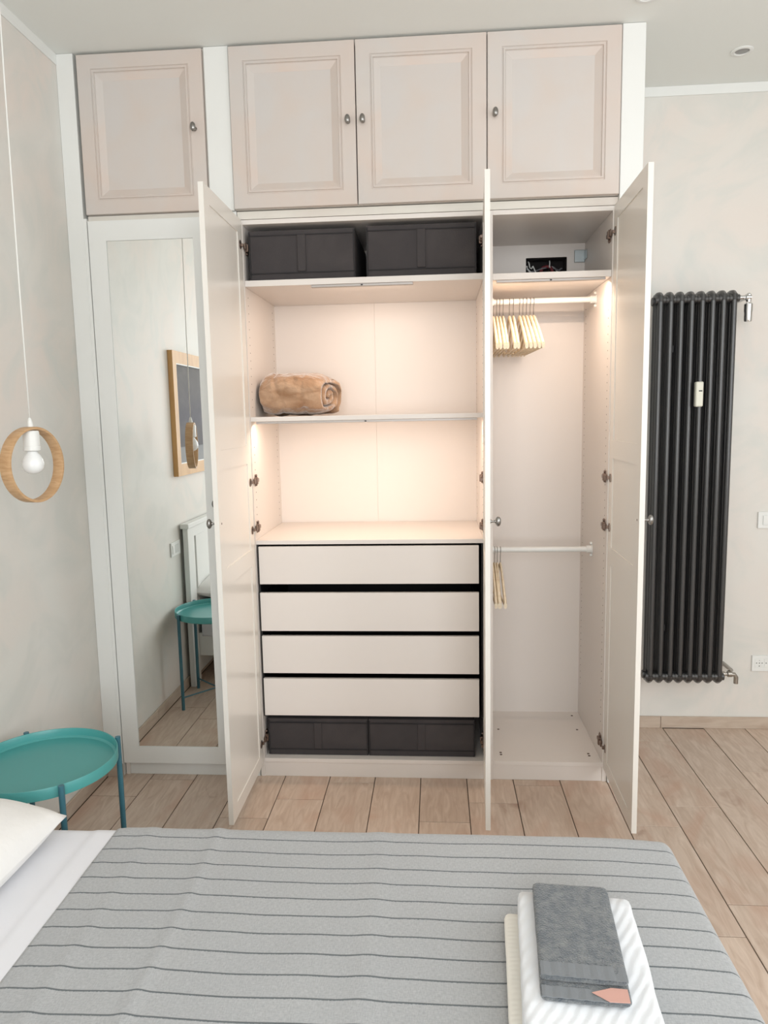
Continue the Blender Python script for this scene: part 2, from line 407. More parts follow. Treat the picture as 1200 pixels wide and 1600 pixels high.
# ------------------------------------------------------------------ knobs and hinges
def knob_bm(s=1.0):
    """oval knob pointing to local -Y"""
    bm = B()
    lathe(bm, [(.0075*s, 0), (.0075*s, -.002), (.004*s, -.004), (.0035*s, -.013*s), (.007*s, -.017*s)], axis='Y', n=14)
    c = Vector((0, -.024*s, 0)); n, mm = 18, 9
    rings = []
    for i in range(mm+1):
        a = PI*i/mm - PI/2
        rings.append([(c+Vector((.0095*s*math.cos(a)*math.cos(2*PI*k/n), .0085*s*math.sin(a), .0155*s*math.cos(a)*math.sin(2*PI*k/n)))) for k in range(n)])
    vr = [[bm.verts.new(p) for p in rg] for rg in rings[1:-1]]
    for a, b in zip(vr, vr[1:]):
        for k in range(n): bm.faces.new((a[k], a[(k+1)%n], b[(k+1)%n], b[k]))
    bm.faces.new(vr[0]); bm.faces.new(vr[-1])
    return bm

# ------------------------------------------------------------------ wall cabinets above
HPROF = [(.054, 0), (.056, .004), (.059, .004), (.061, .0), (.066, .0), (.0675, .006), (.071, .005), (.096, .0165)]
def wall_cabinet(x0, x1, doors, label, cat='cabinet'):
    t = thing('wall_cabinet', label, cat, ((x0+x1)/2, .28, 2.402))
    bm = B(); zt = ZC-.0015
    box(bm, x0, x0+.018, .002, .56, 2.403, zt); box(bm, x1-.018, x1, .002, .56, 2.403, zt)
    box(bm, x0+.018, x1-.018, .002, .56, 2.403, 2.421); box(bm, x0+.018, x1-.018, .002, .56, zt-.018, zt); box(bm, x0+.018, x1-.018, .55, .56, 2.421, zt-.018)
    obj('carcass', bm, M_cream, t)
    for (a, b, kx) in doors:
        d = obj('door', loops_panel(a, b, 2.404, 3.009, -.022, .022, HPROF), [M_washed, M_washedp], t, label='whitewashed pinkish framed door')
        kb = knob_bm(1.15); bmesh.ops.translate(kb, verts=kb.verts[:], vec=(kx, -.022, 2.712)); obj('knob', kb, M_metal, d, smooth=True)
    return t
wall_cabinet(-.617, -.108, [(-.616, -.112, -.150)], 'single whitewashed cabinet above the mirror closet')
wall_cabinet(-.006, .995, [(-.005, .4885, .459), (.4925, .994, .517)], 'double-door whitewashed cabinet above the wide open wardrobe')
wall_cabinet(.9965, 1.5015, [(.998, 1.499, 1.026)], 'single whitewashed cabinet above the hanging wardrobe')

# ------------------------------------------------------------------ mirror closet
t = thing('mirror_closet', 'white closet with a full-length mirror door left of the open wardrobes', 'wardrobe', (-.36, .27, 0))
bm = B()
box(bm, -.614, -.596, .0, .56, .0, 2.378); box(bm, -.128, -.110, .0, .56, .0, 2.378)
box(bm, -.596, -.128, .0, .56, 2.36, 2.378); box(bm, -.596, -.128, .0, .56, .062, .08); box(bm, -.596, -.128, .55, .56, .08, 2.36)
obj('carcass', bm, M_frame, t)
obj('plinth', bx(-.596, -.128, .003, .02, .0, .058, bev=.001), M_white, t)
xs = [-.6135, -.541, -.181, -.1125]; zs = [.063, .139, 2.300, 2.379]
d = obj('door', relief(xs, zs, lambda i, j: .006 if (i, j) == (1, 1) else 0, lambda i, j: .02, -.021), M_white, t)
obj('mirror', bx(-.5405, -.1815, -.0165, -.0148, .1395, 2.2995), M_mirror, d, label='full-length mirror pane')
kb = knob_bm(1.0); bmesh.ops.translate(kb, verts=kb.verts[:], vec=(-.140, -.021, 1.222)); obj('knob', kb, M_metal, d, smooth=True)

# ------------------------------------------------------------------ open wardrobes
def light_strip(shelf, x0, x1, z, power, warm=(1, .77, .60)):
    o = obj('light_strip', box(box(B(), x0, x1, .008, .030, z-.010, z-.0005, bev=.001), (x0+x1)/2-.004, (x0+x1)/2+.004, .0065, .0085, z-.008, z-.003, mi=1), [M_led, M_black], shelf, label='slim grey light bar')
    l = bpy.data.lights.new('strip_light', 'AREA'); l.shape = 'RECTANGLE'; l.size = x1-x0; l.size_y = .012; l.energy = power; l.color = warm
    lo = bpy.data.objects.new('strip_light', l); C.objects.link(lo)
    lo.location = ((x0+x1)/2, .036, z-.013)
    dv = Vector((0, .28, -.96)); lo.rotation_euler = dv.to_track_quat('-Z', 'Y').to_euler()
    return o
def hinge_pair(parent, z, x, s):
    """hinge on the inner face of a side panel: x = panel face, s = +1 points into the carcass"""
    bm = B()
    a, b = sorted((x, x+s*.003)); box(bm, a, b, .030, .060, z-.025, z+.025, bev=.0008)
    a, b = sorted((x, x+s*.012)); box(bm, a, b, .004, .062, z-.008, z+.008, bev=.002)
    a, b = sorted((x+s*.003, x+s*.016)); box(bm, a, b, .014, .032, z-.016, z+.014, bev=.002)
    lathe(bm, [(.006, x+s*.003), (.006, x+s*.007)], (0, .045, z+.018), 'X', 10)
    lathe(bm, [(.006, x+s*.003), (.006, x+s*.007)], (0, .045, z-.018), 'X', 10)
    a, b = sorted((x+s*.006, x+s*.013)); box(bm, a, b, -.014, .008, z-.011, z+.011, bev=.002)
    return obj('hinge', bm, M_hinge, parent)
def pin_holes(parent, x, s, z0, z1):
    bm = B(); z = z0
    while z < z1:
        for y in (.047, .50):
            lathe(bm, [(.0024, x), (.0024, x+s*.0006)], (0, y, z), 'X', 6)
        z += .032
    obj('shelf_pin_holes', bm, M_hole, parent, kind='stuff', label='two columns of small drilled shelf holes')
def cloth_door(t, hx, side, ang, zb=.070, label='white framed door standing open'):
    """leaf in local space: hinge edge at origin, leaf runs along local +x when closed towards the free edge; s: side +1 = hinge left"""
    w, h, th = .4965, 2.290, .018
    xs = [0, .063, w-.063, w]; zs = [0, .055, .893, .962, 1.320, 1.392, 2.232, h]
    pan = lambda i, j: i == 1 and j in (1, 3, 5)
    fr = lambda i, j: .0045 if pan(i, j) else 0
    bk = lambda i, j: th-.0035 if pan(i, j) else th
    bm = relief(xs, zs, fr, bk, -th)
    if side < 0:
        for v in bm.verts: v.co.x = -v.co.x
    d = obj('door', bm, M_foil, t, local=True, loc=Vector((hx, -.019, zb))-WL[t.name], rot=(0, 0, ang), label=label)
    kb = knob_bm(1.15); obj('knob', kb, M_metal, d, smooth=True, local=True, loc=(side*(w-.030), -th, 1.132))
    sc = lathe(B(), [(.004, 0), (.004, .0006), (0, .0008)], axis='Y', n=10); obj('screw_cap', sc, M_hole, d, local=True, loc=(side*(w-.030), 0, 1.132))
    for z in (2.19, 1.24, 1.04, .10):
        cb = lathe(B(), [(.0175, 0), (.0175, .0012), (.0155, .0016), (.0155, -.001), (0, -.001)], axis='Y', n=18)
        box(cb, -.006 - .012*side*1, .006-.012*side*1, .0, .010, -.006, .006, bev=.001)
        obj('hinge_cup', cb, M_hinge, d, smooth='auto', local=True, loc=(side*.030, 0, z))
    return d
ZT = 2.366
# --- wide wardrobe
t = thing('wardrobe', 'wide white open wardrobe with drawers, shelves and two open doors', 'wardrobe', (.5, .27, 0)); T1 = t
SP = dict(bev=.0008)
obj('side_panel', bx(.0, .018, .0, .555, .0, ZT, **SP), M_frame, t); obj('side_panel', bx(.982, 1.0, .0, .555, .0, ZT, **SP), M_frame, t)
obj('top_panel', bx(.018, .982, .0, .555, ZT-.018, ZT, **SP), M_frame, t)
obj('bottom_panel', bx(.018, .982, .0, .555, .066, .084, **SP), M_frame, t)
obj('plinth', bx(.018, .982, .004, .020, .0, .0655, **SP), M_frame, t)
obj('back_panel', bx(.018, .4997, .548, .554, .084, ZT-.018), M_frame, t); obj('back_panel', bx(.5003, .982, .548, .554, .084, ZT-.018), M_frame, t)
sh = obj('shelf', bx(.0185, .9815, .004, .545, 2.106, 2.130, **SP), M_frame, t); light_strip(sh, .289, .702, 2.106, 1.7)
sh = obj('shelf', bx(.0185, .9815, .004, .545, 1.560, 1.579, **SP), M_frame, t); light_strip(sh, .040, .957, 1.560, 2.3)
obj('shelf', bx(.0185, .9815, .004, .545, 1.040, 1.058, **SP), M_frame, t)
for s, x in ((1, .018), (-1, .982)):
    for z in (2.262, 1.312, 1.112, .172): hinge_pair(t, z, x, s)
    pin_holes(t, x, s, 1.62, 2.08); pin_holes(t, x, s, 1.10, 1.54)
    bm = B(); a, b = sorted((x, x+s*.009)); box(bm, a, b, .022, .54, .27, 1.0395)
    obj('drawer_rail', bm, M_black, t, label='black drawer runner lining')
for z0, z1, out in ((.868, 1.031, .0), (.663, .831, .004), (.474, .640, .002), (.283, .450, .004)):
    d = thing('x', '', '', (0, 0, 0)); bpy.data.objects.remove(d)
    bm = bx(.0285, .9615, .002-out, .020-out, z0, z1, bev=.001)
    fr = obj('drawer', bm, M_frame, t)
    b2 = B(); y0 = .020-out
    box(b2, .0295, .042, y0, .53, z0+.012, z1-.022); box(b2, .948, .9605, y0, .53, z0+.012, z1-.022)
    box(b2, .042, .948, .518, .53, z0+.012, z1-.022); box(b2, .042, .948, y0, .518, z0+.012, z0+.022)
    obj('drawer_box', b2, M_drawbox, fr, label='dark drawer box')
cloth_door(t, .019, 1, -math.radians(89.7), label='white framed left door standing open')
cloth_door(t, .9785, -1, math.radians(87.2), label='white framed right door standing open, seen edge-on')
# --- narrow wardrobe
t = thing('wardrobe', 'narrow white open wardrobe with two hanging rails and one open door', 'wardrobe', (1.251, .27, 0)); T2 = t
X0, X1 = 1.0015, 1.5015
obj('side_panel', bx(X0, X0+.018, .0, .555, .0, ZT, **SP), M_frame, t); obj('side_panel', bx(X1-.018, X1, .0, .555, .0, ZT, **SP), M_frame, t)
obj('top_panel', bx(X0+.018, X1-.018, .0, .555, ZT-.018, ZT, **SP), M_frame, t)
bp = obj('bottom_panel', bx(X0+.018, X1-.018, .0, .555, .066, .084, **SP), M_frame, t)
bm = B()
for x, y in ((1.06, .065), (1.06, .085), (1.07, .33), (1.442, .065), (1.442, .085), (1.44, .335), (1.445, .50)):
    lathe(bm, [(.0055, .0835), (.0055, .0850), (.004, .0852)], (x, y, 0), 'Z', 10)
obj('plug_hole', bm, M_brown, bp, kind='stuff', label='brown screw plugs')
obj('plinth', bx(X0+.018, X1-.018, .004, .020, .0, .0655, **SP), M_frame, t)
obj('back_panel', relief([X0+.018, HX0, HX1, X1-.018], [.084, HZ0, HZ1, ZT-.018], lambda i, j: None if (i, j) == (1, 1) else 0, lambda i, j: .006, .548), M_frame, t)
sh = obj('shelf', bx(X0+.0185, X1-.0185, .004, .545, 2.101, 2.126, **SP), M_frame, t); light_strip(sh, 1.035, 1.462, 2.101, 1.8)
obj('fixing_bracket', box(box(B(), 1.435, X1-.0185, .541, .5475, 2.262, 2.318, bev=.002), X1-.023, X1-.0185, .49, .541, 2.27, 2.31, bev=.001), M_zinc, t, label='galvanised wall fixing plate')
for z in (2.262, 1.309, 1.108, .172): hinge_pair(t, z, X1-.018, -1)
pin_holes(t, X1-.018, -1, .25, 2.08)
for zr in (2.055, .962):
    rl = obj('clothes_rail', tube(B(), [(X0+.019, .28, zr), (X1-.019, .28, zr)], .0125, 18), M_white, t, smooth='auto', label='white round clothes rail')
    for x, s in ((X0+.0185, 1), (X1-.0185, -1)):
        bm = B(); lathe(bm, [(.021, x), (.021, x+s*.003), (.0165, x+s*.004), (.0165, x+s*.024), (.014, x+s*.026)], (0, .28, zr), 'X', 20)
        for dz in (.030, -.030): lathe(bm, [(.006, x), (.006, x+s*.008), (.003, x+s*.010)], (0, .28, zr+dz*.9), 'X', 10)
        obj('rail_holder', bm, M_plast, rl, smooth='auto')
cloth_door(t, 1.483, -1, math.radians(88.9))

# ------------------------------------------------------------------ junction recess with cables
t = thing('junction_box', 'dark wall recess with tangled cables seen behind the narrow wardrobe', 'junction box', (1.308, .60, HZ0))
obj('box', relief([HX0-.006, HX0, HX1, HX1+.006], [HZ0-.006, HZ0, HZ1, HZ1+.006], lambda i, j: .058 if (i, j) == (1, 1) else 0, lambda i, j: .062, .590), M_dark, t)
def wig(a, b, n, amp, seed):
    a, b = Vector(a), Vector(b); out = []
    for i in range(n+1):
        k = i/n; w = math.sin(PI*k)
        out.append(a.lerp(b, k) + Vector([amp*w*(noise.noise(Vector((seed+7*j, k*3, 0)))) for j in range(3)]))
    return out
for i, (a, b, rr_, mm) in enumerate([((1.222, .600, 2.262), (1.262, .612, 2.20), .0045, M_plast), ((1.230, .604, 2.285), (1.29, .606, 2.19), .003, M_plast), ((1.25, .605, 2.17), (1.35, .600, 2.27), .003, M_dark), ((1.33, .60, 2.285), (1.39, .605, 2.18), .003, M_plast), ((1.24, .612, 2.24), (1.39, .612, 2.25), .0035, mat('grey_cable', rgb(120, 120, 125), .5))]):
    obj('cable', tube(B(), wig(a, b, 14, .05, i*3.1), rr_, 8), mm, t, smooth=True)
mr = mat('red_cable', rgb(120, 50, 55), .5)
obj('cable_coil', tube(B(), [(1.318+.026*math.cos(q*2*PI/24), .606+.003*math.sin(q*1.1), 2.238+.022*math.sin(q*2*PI/24)) for q in range(24)], .0075, 8, closed=True), mr, t, smooth=True, label='coil of red cable')

# ------------------------------------------------------------------ storage boxes
def storage_box(x0, x1, z0, h, y0, depth, label, group):
    t = thing('storage_box', label, 'box', ((x0+x1)/2, y0+depth/2, z0+.0005), group)
    bm = bx(x0, x1, y0, y0+depth, z0+.0005, z0+h, bev=.006)
    bmesh.ops.subdivide_edges(bm, edges=[e for e in bm.edges if e.calc_length() > .1], cuts=12, use_grid_fill=True)
    for v in bm.verts:
        k = noise.noise(v.co*9+Vector((x0*7, 0, 0)))
        if v.co.y < y0+.02 and z0+.02 < v.co.z < z0+h-.01: v.co.y += .004*k+.001
        if v.co.z > z0+h-.01 and y0+.02 < v.co.y: v.co.z -= .004*abs(k)
    obj('body', bm, M_box, t, smooth='auto')
    bm = B(); e = .0035
    for a, b, c, d in ((x0+.004, x1-.004, z0+h-.022, z0+h-.018), (x0+.004, x1-.004, z0+.026, z0+.0295)):
        box(bm, a, b, y0-e, y0+.004, c, d)
    for xq in (x0+.001, x1-.007): box(bm, xq, xq+.006, y0-e, y0+.006, z0+.006, z0+h-.006, bev=.001)
    obj('piping', bm, M_box2, t)
    xm = (x0+x1)/2
    obj('handle', bx(xm-.017, xm+.017, y0-.007, y0+.004, z0+.032, z0+h-.020, bev=.002), M_box, t)
    return t
g = 'charcoal fabric storage boxes in the wide wardrobe'
storage_box(.0355, .470, 2.1305, .196, .02, .50, 'charcoal fabric storage box on the top shelf, left one', g)
storage_box(.516, .957, 2.1305, .200, .02, .50, 'charcoal fabric storage box on the top shelf, right one', g)
storage_box(.031, .4775, .0845, .170, .035, .49, 'charcoal fabric storage box under the drawers, left one', g)
storage_box(.4785, .945, .0845, .170, .035, .49, 'charcoal fabric storage box under the drawers, right one', g)

# ------------------------------------------------------------------ rolled blanket
def folded(path, thick, x0, x1, nx, seed, amp, freq, m, name, parent=None, endr=0, corner=.04, lift=.0, **k):
    """a strip of cloth following path (y,z), of some thickness, extruded along x"""
    bm = B(); P = [Vector((0, a, b)) for a, b in path]; N = len(P)
    ya_, yb_ = min(p.y for p in P), max(p.y for p in P); yc = (ya_+yb_)/2; za_ = min(p.z for p in P)
    def mkring(th, ky, kz):
        left, right = [], []
        for i, p in enumerate(P):
            tt = (P[min(i+1, N-1)]-P[max(i-1, 0)]).normalized(); nn = Vector((0, -tt.z, tt.y))
            left.append(p+nn*th/2); right.append(p-nn*th/2)
        cap1 = P[-1]+(P[-1]-P[-2]).normalized()*th*.45; cap0 = P[0]-(P[1]-P[0]).normalized()*th*.45
        rg = left+[cap1]+right[::-1]+[cap0]
        return [Vector((0, yc+(q.y-yc)*ky, za_+(q.z-za_)*kz)) for q in rg]
    ring = mkring(thick, 1, 1)
    rows = []
    for ix in range(nx+1):
        fx = ix/nx
        if endr: fx = .5-.5*math.cos(PI*fx)*(1-.0) if False else (0.5*(fx*1.0)+0.5*(.5-.5*math.cos(PI*fx)))
        x = x0+(x1-x0)*fx; row = []
        if endr:
            ed = min(fx, 1-fx)*abs(x1-x0); c_ = max(0, 1-ed/endr); ro = math.sqrt(max(0, 1-c_*c_))
            ring = mkring(thick*(.35+.65*ro), 1-corner*(1-ro), 1-lift*(1-ro))
        for q in ring:
            n3 = noise.noise_vector(Vector((x*freq+seed, q.y*freq, q.z*freq)))
            n4 = noise.noise_vector(Vector((x*freq*3+seed, q.y*freq*3, q.z*freq*3)))*.4
            zz = q.z
            row.append(bm.verts.new((x+amp*(n3.x+n4.x), q.y+amp*(n3.y+n4.y), zz+amp*(n3.z+n4.z))))
        rows.append(row)
    R_ = len(ring)
    for a, b in zip(rows, rows[1:]):
        for j in range(R_): bm.faces.new((a[j], a[(j+1)%R_], b[(j+1)%R_], b[j]))
    for row in (rows[0], rows[-1]):   # end faces as strips
        for j in range(N-1):
            bm.faces.new((row[j], row[j+1], row[2*N-j-1], row[2*N-j]))
        bm.faces.new((row[N-1], row[N], row[N+1])); bm.faces.new((row[0], row[2*N], row[2*N+1]))
    return obj(name, bm, m, parent, smooth=True, **k)
def spiral(cy, cz, ry, rz, turns, thick, n=150):
    pts = []
    for i in range(n):
        k = i/(n-1); a = -PI/2 - 0.75 - turns*2*PI*(1-k)
        s = (1-(1-k)*turns*thick*1.02/rz)
        yy, zz = math.cos(a), math.sin(a)
        e = .8
        yy = math.copysign(abs(yy)**e, yy); zz = math.copysign(abs(zz)**e, zz)
        pts.append((cy-ry*s*yy - 0.0, max(cz+rz*s*zz, cz-rz*s+.0)))
    return pts
t = setp(folded(spiral(.215, 1.679, .148, .090, 2.6, .032), .031, .034, .325, 90, 3.3, .009, 11, M_fleece, 'rolled_blanket', endr=.06, corner=.10, lift=.12),
         'rolled tan fleece blanket on the middle shelf', 'blanket')
for v in t.data.vertices:
    c = v.co; u = c.x/.148
    hump = 1+.07*math.cos((u+.15)*1.9)-.03*max(0, u)**2
    crease = 1-.045*math.exp(-((c.x+.062-.02*math.sin(c.z*30))/.008)**2)-.03*math.exp(-((c.x-.05)/.010)**2)
    wr = noise.noise(Vector((c.x*7, c.y*30, c.z*45)))*.0028+noise.noise(Vector((c.x*22, c.y*22, c.z*22)))*.003
    c.z = .09+(c.z-.09)*hump*crease+wr
    c.y = c.y*(1+.04*math.cos(u*2))*crease+wr
    c.x += max(0, u)*c.y*.22+(.008*max(0, u) if c.y > .05 else 0)
mn = min(v.co.z for v in t.data.vertices)
t.location.z = 1.5795 - mn
mxx = max(v.co.x for v in t.data.vertices)

# ------------------------------------------------------------------ coat hangers
def make_hanger(label, group):
    t = thing('coat_hanger', label, 'hanger', (0, 0, 0), group)     # origin on the rail centre
    bm = B(); zc = -.062
    prof = [(-.215, -.137, .013), (-.195, -.122, .013), (-.165, -.098, .013), (-.12, -.066, .013), (-.08, -.040, .0125), (-.045, -.017, .012), (-.02, -.006, .012), (0, -.002, .012)]
    prof = prof + [(-a, b, c) for a, b, c in prof[-2::-1]]
    rows = []
    for i, (y, z, hh) in enumerate(prof):
        wx_ = .0048+.0020*min(1, abs(y)/.215)**1.5
        ring = []
        for k in range(8):
            a = 2*PI*k/8+PI/8
            ring.append(bm.verts.new((wx_*math.cos(a)*1.08, y, zc+z-hh*.5+hh*1.1*math.sin(a)*.5*2)))
        rows.append(ring)
    for a, b in zip(rows, rows[1:]):
        for k in range(8): bm.faces.new((a[k], a[(k+1)%8], b[(k+1)%8], b[k]))
    bm.faces.new(rows[0]); bm.faces.new(rows[-1])
    obj('body', bm, M_hang, t, smooth='auto', local=True)
    bar = tube(B(), [(0, -.192, zc-.128), (0, -.188, zc-.150), (0, .188, zc-.150), (0, .192, zc-.128)], .0042, 8)
    obj('trouser_bar', bar, M_hang, t, smooth=True, local=True)
    pts = [(0, .0, zc+.0), (0, 0, -.026), (0, -.004, -.020)]
    for i in range(13):
        a = -PI/2-.5 - i*(PI*1.28)/12
        pts.append((0, .0145*math.cos(a), .0145*math.sin(a)+.0))
    obj('hook', tube(B(), pts, .0014, 7), M_metal, t, smooth=True, local=True)
    return t
up = [1.043, 1.057, 1.070, 1.085, 1.112, 1.129, 1.155, 1.170, 1.185, 1.201, 1.216]
yaws = [0, 0, 1, 0, 1, 0, 2, 2.5, 3, 3.5, 3.5]
lo_x = [1.0385, 1.049, 1.060, 1.0745]
proto = None
for grp, xs_, zr, ys in (('pale wooden hangers on the upper rail', up, 2.055, yaws), ('pale wooden hangers on the lower rail', lo_x, .962, [0, 1, -1, 1])):
    for i, x in enumerate(xs_):
        lab = 'pale wooden coat hanger in the row on the %s rail of the narrow wardrobe' % ('upper' if zr > 2 else 'lower')
        if proto is None: o = proto = make_hanger(lab, grp)
        else: o = copy_tree(proto); o['label'] = lab; o['group'] = grp
        o.location = (x, .28, zr-.0005); o.rotation_euler = (0, 0, math.radians(ys[i]))
ORD = ['rightmost', 'second from the right', 'third from the right', 'fourth from the right', 'fifth from the right', 'sixth from the right', 'seventh from the right', 'eighth from the right', 'ninth from the right', 'tenth from the right', 'leftmost']
for o in [q for q in C.objects if q.name.startswith('coat_hanger')]:
    hi_ = o.location.z > 1; row = up if hi_ else lo_x
    k = min(range(len(row)), key=lambda i: abs(row[i]-o.location.x)); m_ = len(row)-1-k
    nm = 'leftmost' if k == 0 else ORD[m_]
    o['label'] = 'pale wooden coat hanger, %s on the %s rail of the narrow wardrobe' % (nm, 'upper' if hi_ else 'lower')

# ------------------------------------------------------------------ radiator
t = thing('radiator', 'tall anthracite tubular column radiator on the wall right of the wardrobe', 'radiator', (1.955, .46, .27))
ys3 = (.405, .4425, .480); zt, zb = 2.078, .305; P = .0455; XA = 1.790
for i in range(8):
    x = XA+i*P; bm = B()
    for y in ys3:
        top = []
        for z in (zb+.02, zt-.02): top.append((x, y, z))
        tube(bm, [(x, y, zb+.008), (x, y, zb+.05), (x, y, zt-.05), (x, y, zt-.008)], .0125, 14)
    for z, s in ((zt, 1), (zb, -1)):   # rounded header
        tube(bm, [(x, ys3[0]-.004, z-s*.026), (x, ys3[0]+.000, z-s*.008), (x, ys3[0]+.018, z+s*.004), (x, ys3[1], z+s*.006), (x, ys3[2]-.018, z+s*.004), (x, ys3[2], z-s*.008), (x, ys3[2]+.004, z-s*.026)], [.0125, .0155, .0165, .0165, .0165, .0155, .0125], 12)
        lathe(bm, [(.020, x-P/2+.001), (.020, x+P/2-.001)], (0, ys3[1]-.012, z-s*.014), 'X', 18)
        lathe(bm, [(.017, x-P/2+.0008), (.017, x+P/2-.0008)], (0, ys3[0]+.006, z-s*.017), 'X', 14)
    obj('section', bm, M_rad, t, smooth='auto')
xr = XA+7*P+P/2
for z, s in ((zt-.02, 1), (zb+.02, -1)):
    bm = B(); lathe(bm, [(.017, XA-P/2-.008), (.019, XA-P/2-.006), (.019, XA-P/2)], (0, ys3[1]-.01, z), 'X', 18); obj('end_plug', bm, M_rad, t, smooth='auto')
# top valve with head
yv = ys3[1]-.01; z = zt-.012
bm = B(); lathe(bm, [(.013, xr), (.013, xr+.012), (.009, xr+.014), (.009, xr+.034), (.0135, xr+.036), (.0135, xr+.058), (.008, xr+.060)], (0, yv, z), 'X', 18)
lathe(bm, [(.011, -.020), (.011, .012), (.006, .018)], (xr+.050, yv, z), 'Z', 18)
tube(bm, [(xr+.05, yv+.01, z), (xr+.05, .5670, z)], .008, 12)
va = obj('valve', bm, M_chrome, t, smooth='auto', label='chrome top valve')
obj('valve_head', lathe(B(), [(.013, -.024), (.0185, -.030), (.0185, -.060), (.0170, -.068), (.0170, -.100), (.0150, -.106), (0, -.108)], (xr+.050, yv, z), 'Z', 24), M_chrome, va, smooth='auto')
z = zb+.022
bm = B(); lathe(bm, [(.013, xr), (.013, xr+.012), (.008, xr+.014), (.008, xr+.024), (.014, xr+.026), (.014, xr+.044), (.009, xr+.046)], (0, yv, z), 'X', 18)
tube(bm, [(xr+.034, yv, z+.01), (xr+.050, yv+.02, z+.012), (xr+.055, yv+.05, z+.008), (xr+.055, .5665, z+.008)], .0095, 12)
tube(bm, [(xr+.030, yv, z), (xr+.058, yv, z-.002), (xr+.066, yv, z-.014), (xr+.066, yv, z-.046)], [.010, .0105, .0105, .0105], 14)
obj('valve', bm, mat('nickel', rgb(170, 165, 158), .3, 1), t, smooth='auto', label='nickel bottom valve')
xm = 1.9605
hm = obj('heat_meter', bx(xm-.0165, xm+.0165, ys3[0]-.040, ys3[0]-.0126, 1.588, 1.698, bev=.004), mat('ivory_plastic', rgb(222, 220, 206), .4), t, smooth='auto', label='ivory heat meter clipped on the tubes')
obj('meter_display', bx(xm-.004, xm+.011, ys3[0]-.0408, ys3[0]-.0395, 1.655, 1.660), M_black, hm)
for x in (XA+P*1.5, XA+P*5.5):
    for z_ in (1.85, .55): obj('wall_bracket', bx(x-.006, x+.006, ys3[1], .5665, z_-.015, z_+.015), M_rad, t)

# ------------------------------------------------------------------ sockets and switches
def plate(name, label, cat, x0, z0, w, h, y):
    t = thing(name, label, cat, (x0+w/2, y, z0))
    obj('cover_plate', relief([x0, x0+.020, x0+w-.020, x0+w], [z0, z0+.014, z0+h-.014, z0+h], lambda i, j: .001 if (i, j) == (1, 1) else 0, lambda i, j: .009, y-.009), M_plast, t)
    return t
def disc(bm, x, y, z, rad, n=10): lathe(bm, [(rad, y), (rad, y-.0006)], (x, 0, z), 'Y', n)
t = plate('wall_switch', 'white light switch plate on the wall right of the radiator', 'switch', 2.320, 1.007, .118, .078, YB-.0005)
for i in range(3): obj('rocker', bx(2.342+i*.0255, 2.366+i*.0255, YB-.0125, YB-.008, 1.023, 1.069, bev=.001), M_plast, t)
t = plate('wall_socket', 'white power socket plate low on the wall right of the radiator', 'socket', 2.322, .298, .118, .078, YB-.0005)
for i in range(2):
    cx = 2.356+i*.045
    ins = obj('socket_insert', bx(cx-.021, cx+.021, YB-.011, YB-.008, .316, .360, bev=.001), M_plast, t)
    bm = B()
    for a, b in ((-.013, 0), (0, 0), (.013, 0), (0, -.015), (0, .013)): disc(bm, cx+a, YB-.0108, .339+b, .0025 if b < .01 else .0015)
    obj('pin_hole', bm, M_black, ins, kind='stuff')
t = thing('wall_socket', 'white socket and switch plate on the left wall by the bed, seen in the mirror', 'socket', (XL, -1.0, .81))
obj('cover_plate', bx(XL+.0003, XL+.009, -1.085, -.945, .812, .892, bev=.002), M_plast, t)
obj('rocker', bx(XL+.0085, XL+.012, -.995, -.960, .828, .876, bev=.001), M_plast, t)
ins = obj('socket_insert', bx(XL+.0085, XL+.011, -1.055, -1.0, .828, .876, bev=.001), mat('grey_insert', rgb(205, 208, 205), .4), t)

# ------------------------------------------------------------------ recessed spots
for (x, y, lab, lit) in ((2.045, .262, 'small round recessed ceiling spot above the radiator', 0), (1.545, -.190, 'round recessed ceiling spot at the top edge, in front of the wardrobe', 0)):
    t = thing('ceiling_spot', lab, 'spotlight', (x, y, ZC))
    obj('trim_ring', lathe(B(), [(.043, 0), (.043, -.003), (.040, -.005), (.030, -.005), (.027, -.001), (.027, 0)], (x, y, ZC-.0003), 'Z', 32), M_plast, t, smooth='auto')
    obj('bulb', lathe(B(), [(.026, -.0012), (.024, -.0025), (.014, -.0035), (0, -.004)], (x, y, ZC-.0003), 'Z', 24), mat('spot_reflector', rgb(150, 150, 150), .3, .8), t, smooth='auto')

# ------------------------------------------------------------------ pendant
PX, PY, PZ = -.490, -.785, 1.440
t = thing('pendant_lamp', 'pendant lamp with a wooden hoop and bare bulb hanging by the left wall', 'lamp', (PX, PY, 1.32))
nrm = Vector((.978, -.208, 0)).normalized(); side = Vector((-nrm.y, nrm.x, 0))
bm = B(); n = 64; Ro, Ri, hw = .120, .111, .019; sec = []
for k in range(n):
    a = 2*PI*k/n; d = side*math.sin(a)+Vector((0, 0, 1))*math.cos(a); c = Vector((PX, PY, PZ))
    sec.append([bm.verts.new(c+d*rad+nrm*w) for rad, w in ((Ro-.001, -hw), (Ro, -hw+.002), (Ro, hw-.002), (Ro-.001, hw), (Ri+.001, hw), (Ri, hw-.002), (Ri, -hw+.002), (Ri+.001, -hw))])
for k in range(n):
    a, b = sec[k], sec[(k+1)%n]
    for j in range(8): bm.faces.new((a[j], a[(j+1)%8], b[(j+1)%8], b[j]))
obj('hoop', bm, M_ringo, t, smooth='auto')
obj('socket', lathe(B(), [(.006, .012), (.008, 0), (.0225, -.003), (.0245, -.010), (.0245, -.052), (.0255, -.053), (.0255, -.064), (.021, -.067)], (PX, PY, PZ+Ri-.001), 'Z', 24), M_plast, t, smooth='auto')
